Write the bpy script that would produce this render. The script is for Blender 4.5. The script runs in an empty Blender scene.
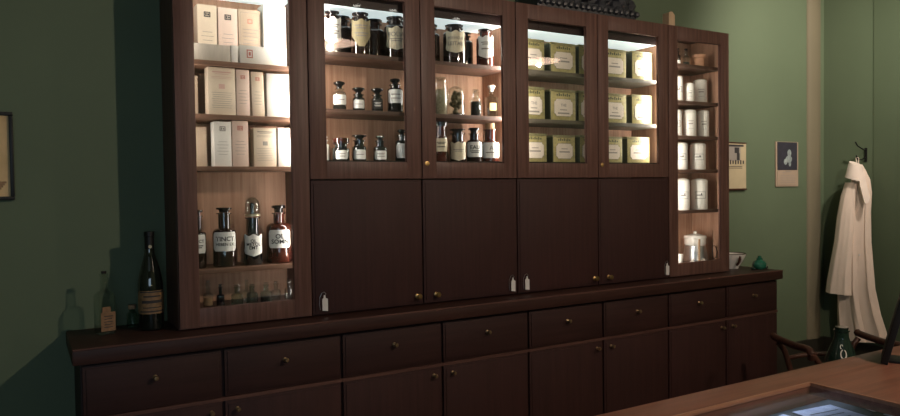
import bpy, bmesh, math, random
from mathutils import Vector, Matrix
random.seed(7)
PI = math.pi
S = bpy.context.scene
COL = S.collection

# ------------------------------------------------------------------ materials
def srgb(r, g, b):
    f = lambda c: (c/255/12.92) if c/255 <= .04045 else ((c/255+.055)/1.055)**2.4
    return (f(r), f(g), f(b), 1)

def mat(name, col, rough=.5, metal=0, var=0, scale=(8, 8, 8), col2=None, bump=0, coat=0, spec=.5, detail=4):
    m = bpy.data.materials.new(name); m.use_nodes = True
    nt = m.node_tree; b = nt.nodes['Principled BSDF']
    b.inputs['Base Color'].default_value = col
    b.inputs['Roughness'].default_value = rough
    b.inputs['Metallic'].default_value = metal
    b.inputs['Coat Weight'].default_value = coat
    b.inputs['Specular IOR Level'].default_value = spec
    if var or col2 or bump:
        tc = nt.nodes.new('ShaderNodeTexCoord'); mp = nt.nodes.new('ShaderNodeMapping')
        nz = nt.nodes.new('ShaderNodeTexNoise'); rp = nt.nodes.new('ShaderNodeValToRGB')
        mp.inputs['Scale'].default_value = scale
        nz.inputs['Scale'].default_value = 1; nz.inputs['Detail'].default_value = detail
        nz.inputs['Roughness'].default_value = .6
        nt.links.new(tc.outputs['Object'], mp.inputs[0]); nt.links.new(mp.outputs[0], nz.inputs['Vector'])
        nt.links.new(nz.outputs['Fac'], rp.inputs[0])
        c2 = col2 or tuple(c*(1-var) for c in col[:3])+(1,)
        c1 = col if col2 else tuple(min(1, c*(1+var)) for c in col[:3])+(1,)
        rp.color_ramp.elements[0].position = .33; rp.color_ramp.elements[1].position = .67
        rp.color_ramp.elements[0].color = c2; rp.color_ramp.elements[1].color = c1
        if var or col2: nt.links.new(rp.outputs[0], b.inputs['Base Color'])
        if bump:
            bp = nt.nodes.new('ShaderNodeBump'); bp.inputs['Strength'].default_value = bump
            bp.inputs['Distance'].default_value = .004
            nt.links.new(nz.outputs['Fac'], bp.inputs['Height']); nt.links.new(bp.outputs[0], b.inputs['Normal'])
    return m

def glass(name, tint=(1, 1, 1), base=.03, edge=.75, ior=1.25):
    """thin glass: what lies behind shows through, edges and highlights reflect"""
    m = bpy.data.materials.new(name); m.use_nodes = True
    nt = m.node_tree; nt.nodes.clear()
    out = nt.nodes.new('ShaderNodeOutputMaterial'); mx = nt.nodes.new('ShaderNodeMixShader')
    tr = nt.nodes.new('ShaderNodeBsdfTransparent'); gl = nt.nodes.new('ShaderNodeBsdfGlossy')
    lw = nt.nodes.new('ShaderNodeLayerWeight'); lw.inputs[0].default_value = .5
    pw = nt.nodes.new('ShaderNodeMath'); pw.operation = 'POWER'; pw.inputs[1].default_value = 5 if ior > 1.455 or ior < 1.4 else 2.2
    fr = nt.nodes.new('ShaderNodeMapRange'); f0 = ((ior-1)/(ior+1))**2
    fr.inputs['To Min'].default_value = f0; fr.inputs['To Max'].default_value = edge
    nt.links.new(lw.outputs['Facing'], pw.inputs[0]); nt.links.new(pw.outputs[0], fr.inputs['Value'])
    tr.inputs[0].default_value = (*tint, 1); gl.inputs['Roughness'].default_value = .02
    gl.inputs[0].default_value = (.95, .97, .97, 1)
    nt.links.new(fr.outputs[0], mx.inputs[0]); nt.links.new(tr.outputs[0], mx.inputs[1])
    nt.links.new(gl.outputs[0], mx.inputs[2]); nt.links.new(mx.outputs[0], out.inputs[0])
    return m

def emit(name, col, s):
    m = bpy.data.materials.new(name); m.use_nodes = True
    b = m.node_tree.nodes['Principled BSDF']
    b.inputs['Base Color'].default_value = col
    b.inputs['Emission Color'].default_value = col; b.inputs['Emission Strength'].default_value = s
    return m

def wood(name, c1, c2, axis, rough=.45, bump=.12, spec=.3):
    sc = {'z': (55, 55, 2.5), 'x': (2.5, 55, 55), 'y': (55, 2.5, 55)}[axis]
    return mat(name, c1, rough, var=0, scale=sc, col2=c2, bump=bump, spec=spec)

FR1, FR2 = (.152, .080, .063, 1), (.085, .040, .031, 1)
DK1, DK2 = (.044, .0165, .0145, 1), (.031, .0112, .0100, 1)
M = {}
M['frame_v'] = wood('mahogany_upright', FR1, FR2, 'z')
M['frame_h'] = wood('mahogany_rail', FR1, FR2, 'x')
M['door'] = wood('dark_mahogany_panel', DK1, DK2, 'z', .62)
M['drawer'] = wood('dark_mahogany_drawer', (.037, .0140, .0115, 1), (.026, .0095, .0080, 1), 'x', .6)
M['knob'] = mat('dull_brass_knob', (.34, .24, .13, 1), .35, .8, var=.15, scale=(60, 60, 60))
M['rail'] = wood('mahogany_front_rail', (.125, .060, .046, 1), (.070, .032, .026, 1), 'x', .5)  # paler wood for highlights painted along edges
M['carc'] = wood('dark_mahogany_carcass', (.03, .012, .011, 1), (.02, .008, .008, 1), 'z', .5)
M['top'] = wood('mahogany_worktop', (.046, .018, .013, 1), (.030, .0115, .0085, 1), 'x', .5)
M['oak'] = wood('oak_back_panel', (.52, .30, .20, 1), (.36, .19, .12, 1), 'z', .6)
M['shelf'] = wood('oak_shelf_board', (.22, .115, .075, 1), (.13, .065, .042, 1), 'x', .5)
M['shelfdk'] = wood('brown_shelf_board', (.13, .07, .05, 1), (.08, .04, .03, 1), 'x', .5)
M['shelfgrey'] = wood('grey_brown_shelf_board', (.115, .095, .07, 1), (.075, .06, .045, 1), 'x', .5)
M['white_panel'] = emit('opal_light_panel', (.82, .93, .93, 1), .75)  # white cabinet ceilings, given a glow of their own to look lit
M['greyback'] = mat('pale_back_panel', (.62, .56, .50, 1), .6, var=.08, scale=(20, 20, 2))
M['wall'] = mat('green_wall_paint', (.112, .154, .092, 1), .7, var=.06, scale=(1.3, 1.3, 1.3), bump=.05)
M['pink'] = mat('beige_corner_paint', (.175, .155, .10, 1), .75, var=.07, scale=(2, 2, 1))  # pinkish lighter tone stands in for light on the rounded corner
M['ceil'] = mat('ceiling_paint', (.55, .55, .5, 1), .8, var=.03)
M['floor'] = wood('dark_floor_boards', (.10, .06, .04, 1), (.06, .035, .025, 1), 'x', .5)
M['skirt'] = mat('dark_skirting', (.03, .028, .02, 1), .5, var=.1)
M['tableglass'] = glass('table_glass', (.93, .95, .97), ior=1.2, edge=.30)
M['pane'] = glass('clear_pane', (.97, .985, .98), ior=1.46, edge=1)
M['clear'] = glass('clear_bottle_glass', (.84, .88, .86), ior=1.44, edge=.95)
M['greenish'] = glass('pale_green_bottle_glass', (.66, .76, .70), ior=1.44, edge=.9)
M['brass'] = mat('aged_brass', (.62, .42, .18, 1), .3, 1, var=.15, scale=(60, 60, 60))
M['pearl'] = mat('pale_brass', (.70, .58, .40, 1), .3, .8, var=.1, scale=(60, 60, 60))
M['steel'] = mat('grey_metal', (.45, .46, .47, 1), .35, 1, var=.1, scale=(40, 40, 40))
M['amber'] = mat('brown_bottle_glass', (.020, .009, .007, 1), .06, var=.15, scale=(9, 9, 9), coat=1, spec=.6)
M['red'] = mat('red_brown_bottle_glass', (.075, .018, .012, 1), .07, var=.35, scale=(14, 14, 14), coat=1, spec=.6)
M['black'] = mat('near_black_glass', (.008, .009, .011, 1), .06, var=.15, scale=(9, 9, 9), coat=1, spec=.6)
M['winegl'] = mat('dark_green_wine_glass', (.006, .009, .007, 1), .07, var=.1, scale=(9, 9, 9), coat=1)
M['stop'] = mat('dark_glass_stopper', (.014, .011, .013, 1), .08, var=.2, scale=(30, 30, 30), coat=1)
M['label'] = mat('white_label_paper', (.88, .87, .83, 1), .55, var=.02, scale=(40, 40, 40))
M['tinlabel'] = mat('pinkish_white_tin_label', (.74, .64, .54, 1), .5, var=.04, scale=(40, 40, 40))
M['cream'] = mat('cream_label_paper', (.66, .58, .42, 1), .6, var=.06, scale=(40, 40, 40))
M['ochre'] = mat('ochre_label_paper', (.40, .33, .19, 1), .6, var=.08, scale=(40, 40, 40))
M['orange'] = mat('orange_label_paper', (.21, .115, .055, 1), .6, var=.3, scale=(70, 70, 70))
M['tanlab'] = mat('tan_label_paper', (.22, .13, .06, 1), .6, var=.25, scale=(60, 60, 90))
M['ink'] = mat('black_ink', (.03, .028, .03, 1), .7, var=.1)
M['greyink'] = mat('grey_ink', (.30, .27, .24, 1), .7, var=.1)
M['redink'] = mat('faded_red_ink', (.52, .17, .13, 1), .7, var=.1)
M['pinkink'] = mat('faded_pink_ink', (.60, .38, .32, 1), .7, var=.1)
M['carton'] = mat('cream_carton', (.68, .56, .43, 1), .7, var=.05, scale=(9, 9, 9))
M['cartonp'] = mat('pinkish_carton', (.72, .55, .46, 1), .7, var=.05, scale=(9, 9, 9))
M['cartonw'] = mat('white_carton', (.80, .76, .70, 1), .7, var=.03, scale=(9, 9, 9))
M['cartong'] = mat('grey_beige_carton', (.50, .44, .37, 1), .7, var=.07, scale=(60, 9, 9))
M['cartonb'] = mat('brown_beige_carton', (.50, .38, .28, 1), .7, var=.06, scale=(9, 9, 9))
M['gold'] = mat('yellow_tin_lithograph', (.50, .42, .17, 1), .38, .2, scale=(38, 38, 38), col2=(.29, .255, .11, 1))
M['goldlid'] = mat('olive_tin_lid', (.30, .27, .14, 1), .35, .3, var=.2, scale=(40, 40, 40))
M['tinside'] = mat('dark_olive_tin_mark', (.06, .06, .035, 1), .45, .1, var=.15, scale=(20, 20, 20))
M['porc'] = mat('white_porcelain', (.78, .75, .69, 1), .18, var=.02, coat=.5)
M['terra'] = mat('terracotta_clay', (.52, .27, .16, 1), .7, var=.1, scale=(30, 30, 30))
M['tagw'] = mat('white_plastic', (.72, .69, .66, 1), .4, var=.03)
M['cloth'] = mat('cream_cotton', (.80, .67, .57, 1), .9, var=.06, scale=(7, 7, 4), bump=.15)
M['collar'] = mat('cream_cotton_collar', (.80, .70, .62, 1), .9, var=.05, scale=(9, 9, 6), bump=.15)
M['iron'] = mat('dark_iron', (.02, .02, .02, 1), .45, .6, var=.1)
M['chair'] = wood('reddish_brown_chair_wood', (.085, .036, .024, 1), (.04, .017, .012, 1), 'z', .35)
M['leather'] = mat('dark_brown_leather', (.035, .02, .015, 1), .45, var=.2, scale=(20, 20, 20), bump=.1)
M['greenglass'] = mat('dark_green_flask_glass', (.012, .030, .022, 1), .12, var=.15, scale=(9, 9, 9), coat=.6)
M['emerald'] = mat('emerald_glass', (.015, .13, .08, 1), .08, var=.3, scale=(30, 30, 30), coat=1)
M['table'] = wood('red_brown_table_wood', (.20, .085, .055, 1), (.125, .052, .034, 1), 'x', .38, .08)
M['bead'] = wood('light_brown_bead', (.30, .15, .09, 1), (.22, .10, .06, 1), 'x', .35)  # paler wood for the bright line painted round the table inset
M['cavity'] = mat('dark_grey_felt', (.045, .048, .055, 1), .9, var=.1, scale=(60, 60, 60))
M['bluepaper'] = mat('pale_blue_paper', (.42, .46, .58, 1), .6, scale=(28, 28, 28), col2=(.28, .32, .44, 1))
M['pinkpaper'] = mat('pinkish_paper', (.50, .36, .32, 1), .6, var=.08, scale=(20, 20, 20))
M['parch'] = mat('yellowed_parchment', (.78, .56, .30, 1), .7, scale=(6, 6, 5), col2=(.62, .43, .21, 1))
M['photo'] = mat('dark_blue_print', (.035, .035, .05, 1), .5, var=.2, scale=(25, 25, 25))
M['paleprint'] = mat('pale_blue_grey_print', (.30, .36, .36, 1), .6, var=.3, scale=(40, 40, 40))
M['poster'] = mat('yellowed_poster_paper', (.50, .42, .27, 1), .7, var=.08, scale=(9, 9, 9))
M['calpaper'] = mat('tan_calendar_paper', (.40, .31, .23, 1), .7, var=.06, scale=(12, 12, 12))
M['crest'] = mat('dark_carved_wood', (.030, .032, .038, 1), .45, var=.4, scale=(25, 25, 25), bump=.5)
M['block'] = mat('light_wood_block', (.50, .36, .23, 1), .6, var=.1, scale=(50, 50, 5))
M['enamel'] = mat('white_enamel_shade', (.80, .62, .50, 1), .35, var=.03)
M['bulb'] = emit('warm_bulb', (1, .86, .66, 1), 60)
M['opal'] = emit('pinkish_opal_glass', (1, .66, .50, 1), 9)
M['lamp_disc'] = emit('downlight_diffuser', (1, .95, .85, 1), 6)
M['herbs'] = mat('dried_herbs', (.22, .16, .09, 1), .9, scale=(90, 90, 90), col2=(.07, .05, .03, 1), bump=.8)
M['grain'] = mat('pale_grain', (.55, .47, .33, 1), .9, scale=(120, 120, 120), col2=(.30, .24, .15, 1), bump=.8)
M['seeds'] = mat('dark_seeds', (.05, .04, .035, 1), .8, scale=(120, 120, 120), col2=(.02, .016, .014, 1), bump=.8)
M['cork'] = mat('cork', (.36, .22, .12, 1), .85, var=.2, scale=(90, 90, 90))
M['yellow'] = mat('yellow_label', (.60, .48, .20, 1), .6, var=.1, scale=(30, 30, 30))

# ------------------------------------------------------------------ mesh building
class MB:
    def __init__(s): s.bm = bmesh.new()
    def box(s, x0, x1, y0, y1, z0, z1, bev=0, rot=None):
        g = bmesh.ops.create_cube(s.bm, size=1)['verts']
        for v in g:
            v.co = Vector((x0+(v.co.x+.5)*(x1-x0), y0+(v.co.y+.5)*(y1-y0), z0+(v.co.z+.5)*(z1-z0)))
        if rot is not None:
            c = Vector(((x0+x1)/2, (y0+y1)/2, z0))
            for v in g: v.co = c + rot @ (v.co-c)
        if bev:
            ed = list({e for v in g for e in v.link_edges})
            bmesh.ops.bevel(s.bm, geom=ed, offset=bev, segments=2, affect='EDGES', profile=.6)
        return s
    def lathe(s, prof, c=(0, 0, 0), n=24):
        rings = []
        for r, z in prof:
            if r < 1e-6: rings.append([s.bm.verts.new((c[0], c[1], c[2]+z))])
            else: rings.append([s.bm.verts.new((c[0]+r*math.cos(2*PI*i/n), c[1]+r*math.sin(2*PI*i/n), c[2]+z)) for i in range(n)])
        for a, b in zip(rings, rings[1:]):
            for i in range(n):
                j = (i+1) % n
                if len(a) == 1 and len(b) == 1: continue
                if len(a) == 1: s.bm.faces.new((a[0], b[j], b[i]))
                elif len(b) == 1: s.bm.faces.new((a[i], a[j], b[0]))
                else: s.bm.faces.new((a[i], a[j], b[j], b[i]))
        return s
    def loft(s, rings, cap=True):
        R = [[s.bm.verts.new(p) for p in r] for r in rings]; n = len(R[0])
        for a, b in zip(R, R[1:]):
            for i in range(n): s.bm.faces.new((a[i], a[(i+1) % n], b[(i+1) % n], b[i]))
        if cap: s.bm.faces.new(R[0][::-1]); s.bm.faces.new(R[-1])
        return s
    def tube(s, pts, rad, n=10):
        pts = [Vector(p) for p in pts]
        rs = rad if isinstance(rad, (list, tuple)) else [rad]*len(pts)
        rings = []; up = Vector((.123, .321, .94)).normalized()
        for i, p in enumerate(pts):
            t = (pts[min(i+1, len(pts)-1)]-pts[max(i-1, 0)]).normalized()
            a = t.cross(up).normalized(); b = t.cross(a)
            rings.append([p+(a*math.cos(2*PI*k/n)+b*math.sin(2*PI*k/n))*rs[i] for k in range(n)])
        return s.loft(rings)
    def prism(s, poly, y0, y1):
        """polygon in x,z extruded along y (front at y0)"""
        a = [s.bm.verts.new((x, y0, z)) for x, z in poly]; b = [s.bm.verts.new((x, y1, z)) for x, z in poly]
        s.bm.faces.new(a); s.bm.faces.new(b[::-1])
        n = len(poly)
        for i in range(n): s.bm.faces.new((a[(i+1) % n], a[i], b[i], b[(i+1) % n]))
        return s
    def map(s, f):
        for v in s.bm.verts: v.co = f(v.co)
        return s
    def build(s, name, m, parent=None, loc=(0, 0, 0), rz=0, smooth=True):
        bmesh.ops.recalc_face_normals(s.bm, faces=s.bm.faces)
        me = bpy.data.meshes.new(name); s.bm.to_mesh(me); s.bm.free()
        me.materials.append(m)
        if smooth:
            me.polygons.foreach_set('use_smooth', [True]*len(me.polygons))
            me.set_sharp_from_angle(angle=math.radians(40))
        o = bpy.data.objects.new(name, me); COL.objects.link(o)
        o.location = loc; o.rotation_euler = (0, 0, rz)
        if parent is not None: o.parent = parent
        return o

def tag(o, label, cat, group=None):
    o['label'] = label; o['category'] = cat
    if group: o['group'] = group
    return o
def thing(name, label, cat, loc=(0, 0, 0), rz=0, group=None):
    o = bpy.data.objects.new(name, None); COL.objects.link(o)
    o.empty_display_size = .05
    o.location = loc; o.rotation_euler = (0, 0, rz)
    return tag(o, label, cat, group)
def struct(o): o['kind'] = 'structure'; return o
def box(name, m, x0, x1, y0, y1, z0, z1, parent=None, bev=0):
    return MB().box(x0, x1, y0, y1, z0, z1, bev).build(name, m, parent)

_txt = {}
def text_polys(t):
    """outline faces of a line of letters, normalised to width 1; returns (verts, faces, aspect)"""
    if t in _txt: return _txt[t]
    c = bpy.data.curves.new('lettering_curve', 'FONT'); c.body = t; c.resolution_u = 2; c.offset = .022
    o = bpy.data.objects.new('lettering_curve', c); COL.objects.link(o)
    me = bpy.data.meshes.new_from_object(o)
    xs = [v.co.x for v in me.vertices]; ys = [v.co.y for v in me.vertices]
    x0, x1, y0, y1 = min(xs), max(xs), min(ys), max(ys)
    r = ([((v.co.x-x0)/(x1-x0)-.5, (v.co.y-y0)/(y1-y0)-.5) for v in me.vertices], [tuple(p.vertices) for p in me.polygons], (x1-x0)/(y1-y0))
    bpy.data.objects.remove(o); bpy.data.curves.remove(c); bpy.data.meshes.remove(me)
    _txt[t] = r; return r

def marks(items, surf):
    """items: ('t', text, cx, cz, w, h) letters | ('b', cx, cz, w, h) bar | ('f', cx, cz, w, h, th) frame ; surf maps (u, v) -> point"""
    mb = MB(); bm = mb.bm
    def quad(x0, x1, z0, z1):
        n = max(1, int((x1-x0)/.006))
        for k in range(n):
            a, b = x0+(x1-x0)*k/n, x0+(x1-x0)*(k+1)/n
            bm.faces.new([bm.verts.new(surf(*p)) for p in ((a, z0), (b, z0), (b, z1), (a, z1))])
    for it in items:
        if it[0] == 't':
            vs, fs, _ = text_polys(it[1]); V = [bm.verts.new(surf(it[2]+x*it[4], it[3]+y*it[5])) for x, y in vs]
            for f in fs:
                try: bm.faces.new([V[i] for i in f])
                except ValueError: pass
        elif it[0] == 'b': quad(it[1]-it[3]/2, it[1]+it[3]/2, it[2]-it[4]/2, it[2]+it[4]/2)
        elif it[0] == 'f':
            _, cx, cz, w, h, th = it
            quad(cx-w/2, cx+w/2, cz+h/2-th, cz+h/2); quad(cx-w/2, cx+w/2, cz-h/2, cz-h/2+th)
            quad(cx-w/2, cx-w/2+th, cz-h/2+th, cz+h/2-th); quad(cx+w/2-th, cx+w/2, cz-h/2+th, cz+h/2-th)
    return mb

# label outlines: half-width factor and lower/upper edge as a function of u
def lab_patch(r, z0, z1, half, shape='rect', off=.0006, th=.0007, nu=14, nv=10, az=0):
    """a label wrapped round a bottle of radius r, facing -y (turned by az)"""
    mb = MB(); bm = mb.bm
    def edge(v):   # v 0..1 from bottom
        if shape == 'rect': return 1 - .16*max(0, abs(2*v-1)-.75)/.25
        if shape == 'shield':
            return 1-.75*max(0, .42-v)/.42 if v < .42 else 1-.10*math.sin((v-.42)/.58*PI)
        if shape == 'scroll': return 1-.10*math.sin(v*PI)**2 - .12*max(0, abs(2*v-1)-.8)/.2
    def dip(u, v):
        if shape == 'scroll': return -.16*(1-abs(u))*(1-v)+.06*math.cos(u*PI*2)*v
        if shape == 'shield': return .05*math.cos(u*PI*2)*v
        return 0
    def pt(i, j, rr):
        u = -1+2*i/nu; v = j/nv
        a = u*half*edge(v); z = z0+(v+dip(u, v))*(z1-z0)
        return Vector((rr*math.sin(a+az), -rr*math.cos(a+az), z))
    A = [[bm.verts.new(pt(i, j, r+off+th)) for i in range(nu+1)] for j in range(nv+1)]
    B = [[bm.verts.new(pt(i, j, r+off)) for i in range(nu+1)] for j in range(nv+1)]
    for j in range(nv):
        for i in range(nu):
            bm.faces.new((A[j][i], A[j][i+1], A[j+1][i+1], A[j+1][i]))
            bm.faces.new((B[j][i], B[j+1][i], B[j+1][i+1], B[j][i+1]))
    for j in range(nv):
        for i in (0, nu): bm.faces.new((A[j][i], A[j+1][i], B[j+1][i], B[j][i]))
    for i in range(nu):
        for j in (0, nv): bm.faces.new((A[j][i], A[j][i+1], B[j][i+1], B[j][i]))
    return mb
def wrap(r, az=0, off=.0018):
    return lambda u, v: Vector(((r+off)*math.sin(u/r+az), -(r+off)*math.cos(u/r+az), v))

def body_prof(r, hb, rn, hn, lip=1.3, flat=.4):
    sh = (r-rn)*flat*2
    P = [(0, 0), (r*.9, 0), (r, .005), (r, hb)]
    for k in range(1, 7):
        a = k/6*PI/2
        P.append((rn+(r-rn)*math.cos(a), hb+sh*math.sin(a)))
    zt = hb+sh+hn
    P += [(rn, zt-.006), (rn*lip, zt-.005), (rn*lip, zt), (rn*.8, zt), (0, zt)]
    return P, zt
def stop_prof(kind, rn, h):
    if kind == 'mush': return [(0, 0), (rn*.8, 0), (rn*.7, h*.25), (rn*1.0, h*.45), (rn*1.55, h*.62), (rn*1.5, h*.82), (rn*.9, h*.97), (0, h)]
    if kind == 'disc': return [(0, 0), (rn*.8, 0), (rn*.9, h*.5), (rn*1.32, h*.6), (rn*1.36, h*.9), (rn*1.1, h), (0, h)]
    if kind == 'knob': return [(0, 0), (rn*.8, 0), (rn*.6, h*.3), (rn*1.15, h*.55), (rn*1.1, h*.85), (rn*.6, h), (0, h)]
    if kind == 'cap': return [(0, 0), (rn*1.4, 0), (rn*1.4, h*.9), (rn*1.2, h), (0, h)]
    if kind == 'cork': return [(0, 0), (rn*.8, 0), (rn*.9, h), (0, h)]

CAMX, CAMY = .7426, -3.0655
def face_cam(x, y, k=.75): return k*math.atan2(x-CAMX, y-CAMY)*-1
def bottle(name, label, x, y, z, r, h, cat='bottle', group=None, gm='amber', hb=.55, rn=.45, hs=.16, stop='mush', sm='stop',
           lab=None, lm='label', txt=None, shape='rect', fill=None, flat=.4, ink='ink', turn=.75, zs=None):
    """r radius, h overall height; hb body share, hs stopper share; lab=(z0 share, z1 share, half angle)"""
    z = z+.0004
    t = thing(name, label, cat, (x, y, z), face_cam(x, y, turn), group)
    H = h*(1-hs); rnn = r*rn
    hbz = h*hb; hn = max(.006, H-hbz-(r-rnn)*flat*2)
    P, zt = body_prof(r, hbz, rnn, hn, flat=flat)
    MB().lathe(P, n=28).build('body', M[gm], t)
    if fill:
        fm, fz = fill
        ri = r*.93
        MB().lathe([(0, .004), (ri*.9, .004), (ri, .008), (ri, h*fz), (0, h*fz+.003)], n=24).build('contents', M[fm], t)
    if stop:
        MB().lathe(stop_prof(stop, rnn, h-zt), c=(0, 0, zt+.0005), n=24).build('stopper', M[sm], t)
    if lab:
        z0, z1 = lab[0]*h, lab[1]*h
        L = lab_patch(r, z0, z1, lab[2], shape).build('label', M[lm], t)
        w = 2*r*lab[2]; hh = z1-z0; zc = (z0+z1)/2
        if txt:
            n = len(txt); it = []
            for i, s_ in enumerate(txt):
                zz = zc+hh*(.52*(n-1)/2-.52*i)/max(1, n-.2)*1.0
                if shape == 'shield': zz += hh*.1
                if s_ == '-': it.append(('b', 0, zz, w*.55, hh*.07))
                elif s_ == '=': it += [('b', 0, zz+hh*.05, w*.6, hh*.05), ('b', 0, zz-hh*.05, w*.45, hh*.05)]
                else:
                    a = text_polys(s_)[2]; hgt = min(hh*.54/n, w*.72/a)
                    it.append(('t', s_, 0, zz, hgt*a, hgt))
            marks(it, wrap(r)).build('lettering', M[ink], L, smooth=False)
    return t

def carton(label, x0, x1, y0, depth, z, h, m='carton', marksty='logo', tilt=0, group=None, name='medicine_box', ink='redink'):
    cx = (x0+x1)/2; w = x1-x0-.002
    t = thing(name, label, 'box', (cx, y0, z+.0004), 0, group)
    b = MB().box(-w/2, w/2, 0, depth, 0, h, .0015)
    R = Matrix.Rotation(tilt, 3, 'Y')
    b.map(lambda c: R @ c)
    zz = -min(0, min(v.co.z for v in b.bm.verts)); b.map(lambda c: c+Vector((0, 0, zz)))
    body = b.build('carton', M[m], t)
    su = lambda u, v: R @ Vector((u, -.0012, v)) + Vector((0, 0, zz))
    it = []; it2 = []
    if marksty in ('logo', 'both'):
        it += [('f', 0, h*.84, w*.34, w*.28, w*.05), ('b', -w*.06, h*.84, w*.07, w*.13), ('b', w*.06, h*.84, w*.09, w*.10)]
        it2 += [('b', 0, h*(.55-.07*k), w*(.5+.15*(k % 2)), h*.008) for k in range(5)]
    if marksty in ('page', 'both2'):
        hd = [('b', 0, h*.90, w*.68, h*.028), ('b', 0, h*.86, w*.5, h*.012)]+[('b', 0, h*(.80-.03*k), w*.74, h*.008) for k in range(2)]
        marks(hd, su).build('printed_heading', M[ink], body, smooth=False)
        it += [('b', 0, h*.60, w*.22, w*.18)]
        it2 += [('b', 0, h*(.47-.045*k), w*(.74-.06*(k % 3)), h*.008) for k in range(8)]
    if marksty == 'dark':
        it += [('f', 0, h*.80, w*.22, w*.2, w*.04)]
        it2 += [('f', 0, h*.5, w*.86, h*.9, w*.015)]+[('b', 0, h*(.66-.06*k), w*(.66-.08*(k % 2)), h*.012) for k in range(8)]
    if marksty == 'side':
        it += [('f', -w*.30, h*.55, h*.34, h*.46, h*.06), ('b', -w*.30, h*.55, h*.12, h*.2)]
    if it: marks(it, su).build('printed_emblem', M[ink], body, smooth=False)
    if it2: marks(it2, su).build('printed_lines', M['greyink'], body, smooth=False)
    return t

# ------------------------------------------------------------------ the room
struct(box('floor', M['floor'], -1.7, 6.4, -5.7, .5, -.05, 0))
struct(box('ceiling', M['ceil'], -1.7, 6.4, -5.7, .5, 3.35, 3.4))
struct(box('wall_back', M['wall'], -1.7, 6.4, .302, .5, 0, 3.35))
struct(box('wall_right', M['wall'], 6.2, 6.4, -5.7, .302, 0, 3.35))
struct(box('trim_1', M['wall'], 6.195, 6.2, -5.5, -.085, 0, 3.35, bev=.002))      # shallow raised band of the right wall
struct(box('wall_left', M['wall'], -1.7, -1.5, -5.7, .302, 0, 3.35))
wf = MB(); WX0, WX1, WZ0, WZ1 = -1.2, 1.0, 1.0, 2.6
wf.box(-1.5, WX0, -5.7, -5.5, 0, 3.35); wf.box(WX1, 6.2, -5.7, -5.5, 0, 3.35); wf.box(WX0, WX1, -5.7, -5.5, 0, WZ0); wf.box(WX0, WX1, -5.7, -5.5, WZ1, 3.35)
struct(wf.build('wall_front', M['wall']))
win = MB(); win.box(WX0, WX1, -5.66, -5.60, WZ0, WZ0+.06); win.box(WX0, WX1, -5.66, -5.60, WZ1-.06, WZ1)
win.box(WX0, WX0+.06, -5.66, -5.60, WZ0+.06, WZ1-.06); win.box(WX1-.06, WX1, -5.66, -5.60, WZ0+.06, WZ1-.06); win.box(-.13, -.07, -5.66, -5.60, WZ0+.06, WZ1-.06)
wn = struct(win.build('window_1', M['ceil'])); box('window_pane', M['pane'], WX0+.061, WX1-.061, -5.634, -5.628, WZ0+.061, WZ1-.061, wn)  # unseen window added to let in bluish fill light
PL = bpy.data.lights.new('window_portal', 'AREA'); PL.shape = 'RECTANGLE'; PL.size = WX1-WX0; PL.size_y = WZ1-WZ0; PL.cycles.is_portal = True
po = bpy.data.objects.new('window_portal', PL); COL.objects.link(po); po.location = ((WX0+WX1)/2, -5.71, (WZ0+WZ1)/2); po.rotation_euler = (math.radians(90), 0, 0)
q = [(6.06-.085*math.cos(a), .302-.030*math.sin(a)) for a in [k/14*PI for k in range(15)]]
struct(MB().loft([[Vector((x, y, z)) for x, y in q] for z in (.3, 3.35)]).build('trim_2', M['pink']))      # rounded corner, its lighter tone painting in the light it catches
struct(box('baseboard_back', M['skirt'], 5.03, 6.2, .28, .302, 0, .30, bev=.004))
struct(box('baseboard_right', M['skirt'], 6.176, 6.194, -5.5, .28, 0, .30, bev=.004))

# ------------------------------------------------------------------ the wall of cabinets
FY = 0.0; TH = .022; BK = .30
G0, G1, WU, G6 = 1.275, 1.842, .5694, 4.678
ZB, ZM, ZT = .9515, 1.5656, 2.4935
def frame_door(parent, x0, x1, z0, z1, st=.08):
    g = .0022
    x0 += g; x1 -= g; z0 += g; z1 -= g
    mb = MB()
    mb.box(x0, x0+st, FY, TH, z0, z1, .003); mb.box(x1-st, x1, FY, TH, z0, z1, .003)
    mb.box(x0+st-.001, x1-st+.001, FY+.0004, TH, z0, z0+st, .003); mb.box(x0+st-.001, x1-st+.001, FY+.0004, TH, z1-st, z1, .003)
    d = mb.build('glazed_door', M['frame_v'], parent)
    box('pane', M['pane'], x0+st-.002, x1-st+.002, .011, .015, z0+st-.002, z1-st+.002, d)
    return d
def keyhole(parent, x, z):
    MB().lathe([(0, 0), (.010, 0), (.012, .002), (.007, .003), (.006, .0015), (0, .0015)], n=16).map(lambda c: Vector((x+c.x, -.0005-c.z, z+c.y))).build('keyhole', M['brass'], parent)
def knob(parent, x, y, z, r=.014, m='brass'):
    MB().lathe([(0, 0), (r*.9, 0), (r*.85, .003), (r*.4, .006), (r*.45, .014), (r*.95, .019), (r, .025), (r*.7, .030), (0, .031)], n=18).map(lambda c: Vector((x+c.x, y-c.z, z+c.y))).build('knob', M[m], parent)
def slab(name, parent, x0, x1, y0, y1, z0, z1, m):
    g = .003
    mb = MB().box(x0+g, x1-g, y0+.004, y1, z0+g, z1-g, .004)
    mb.box(x0+g+.012, x1-g-.012, y0, y0+.006, z0+g+.012, z1-g-.012, .003)
    return mb.build(name, M[m], parent)
def liners(x0, x1, z0, z1):
    for a, b in ((x0+.0202, x0+.0222), (x1-.0222, x1-.0202)): box('side_liner', M['oak'], a, b, TH+.003, .2882, z0, z1)
def shelf(parent, x0, x1, z, m, y0=.05, th=.020):
    return box('shelf', M[m], x0, x1, y0, .2875, z-th, z, parent, .002)
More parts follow.
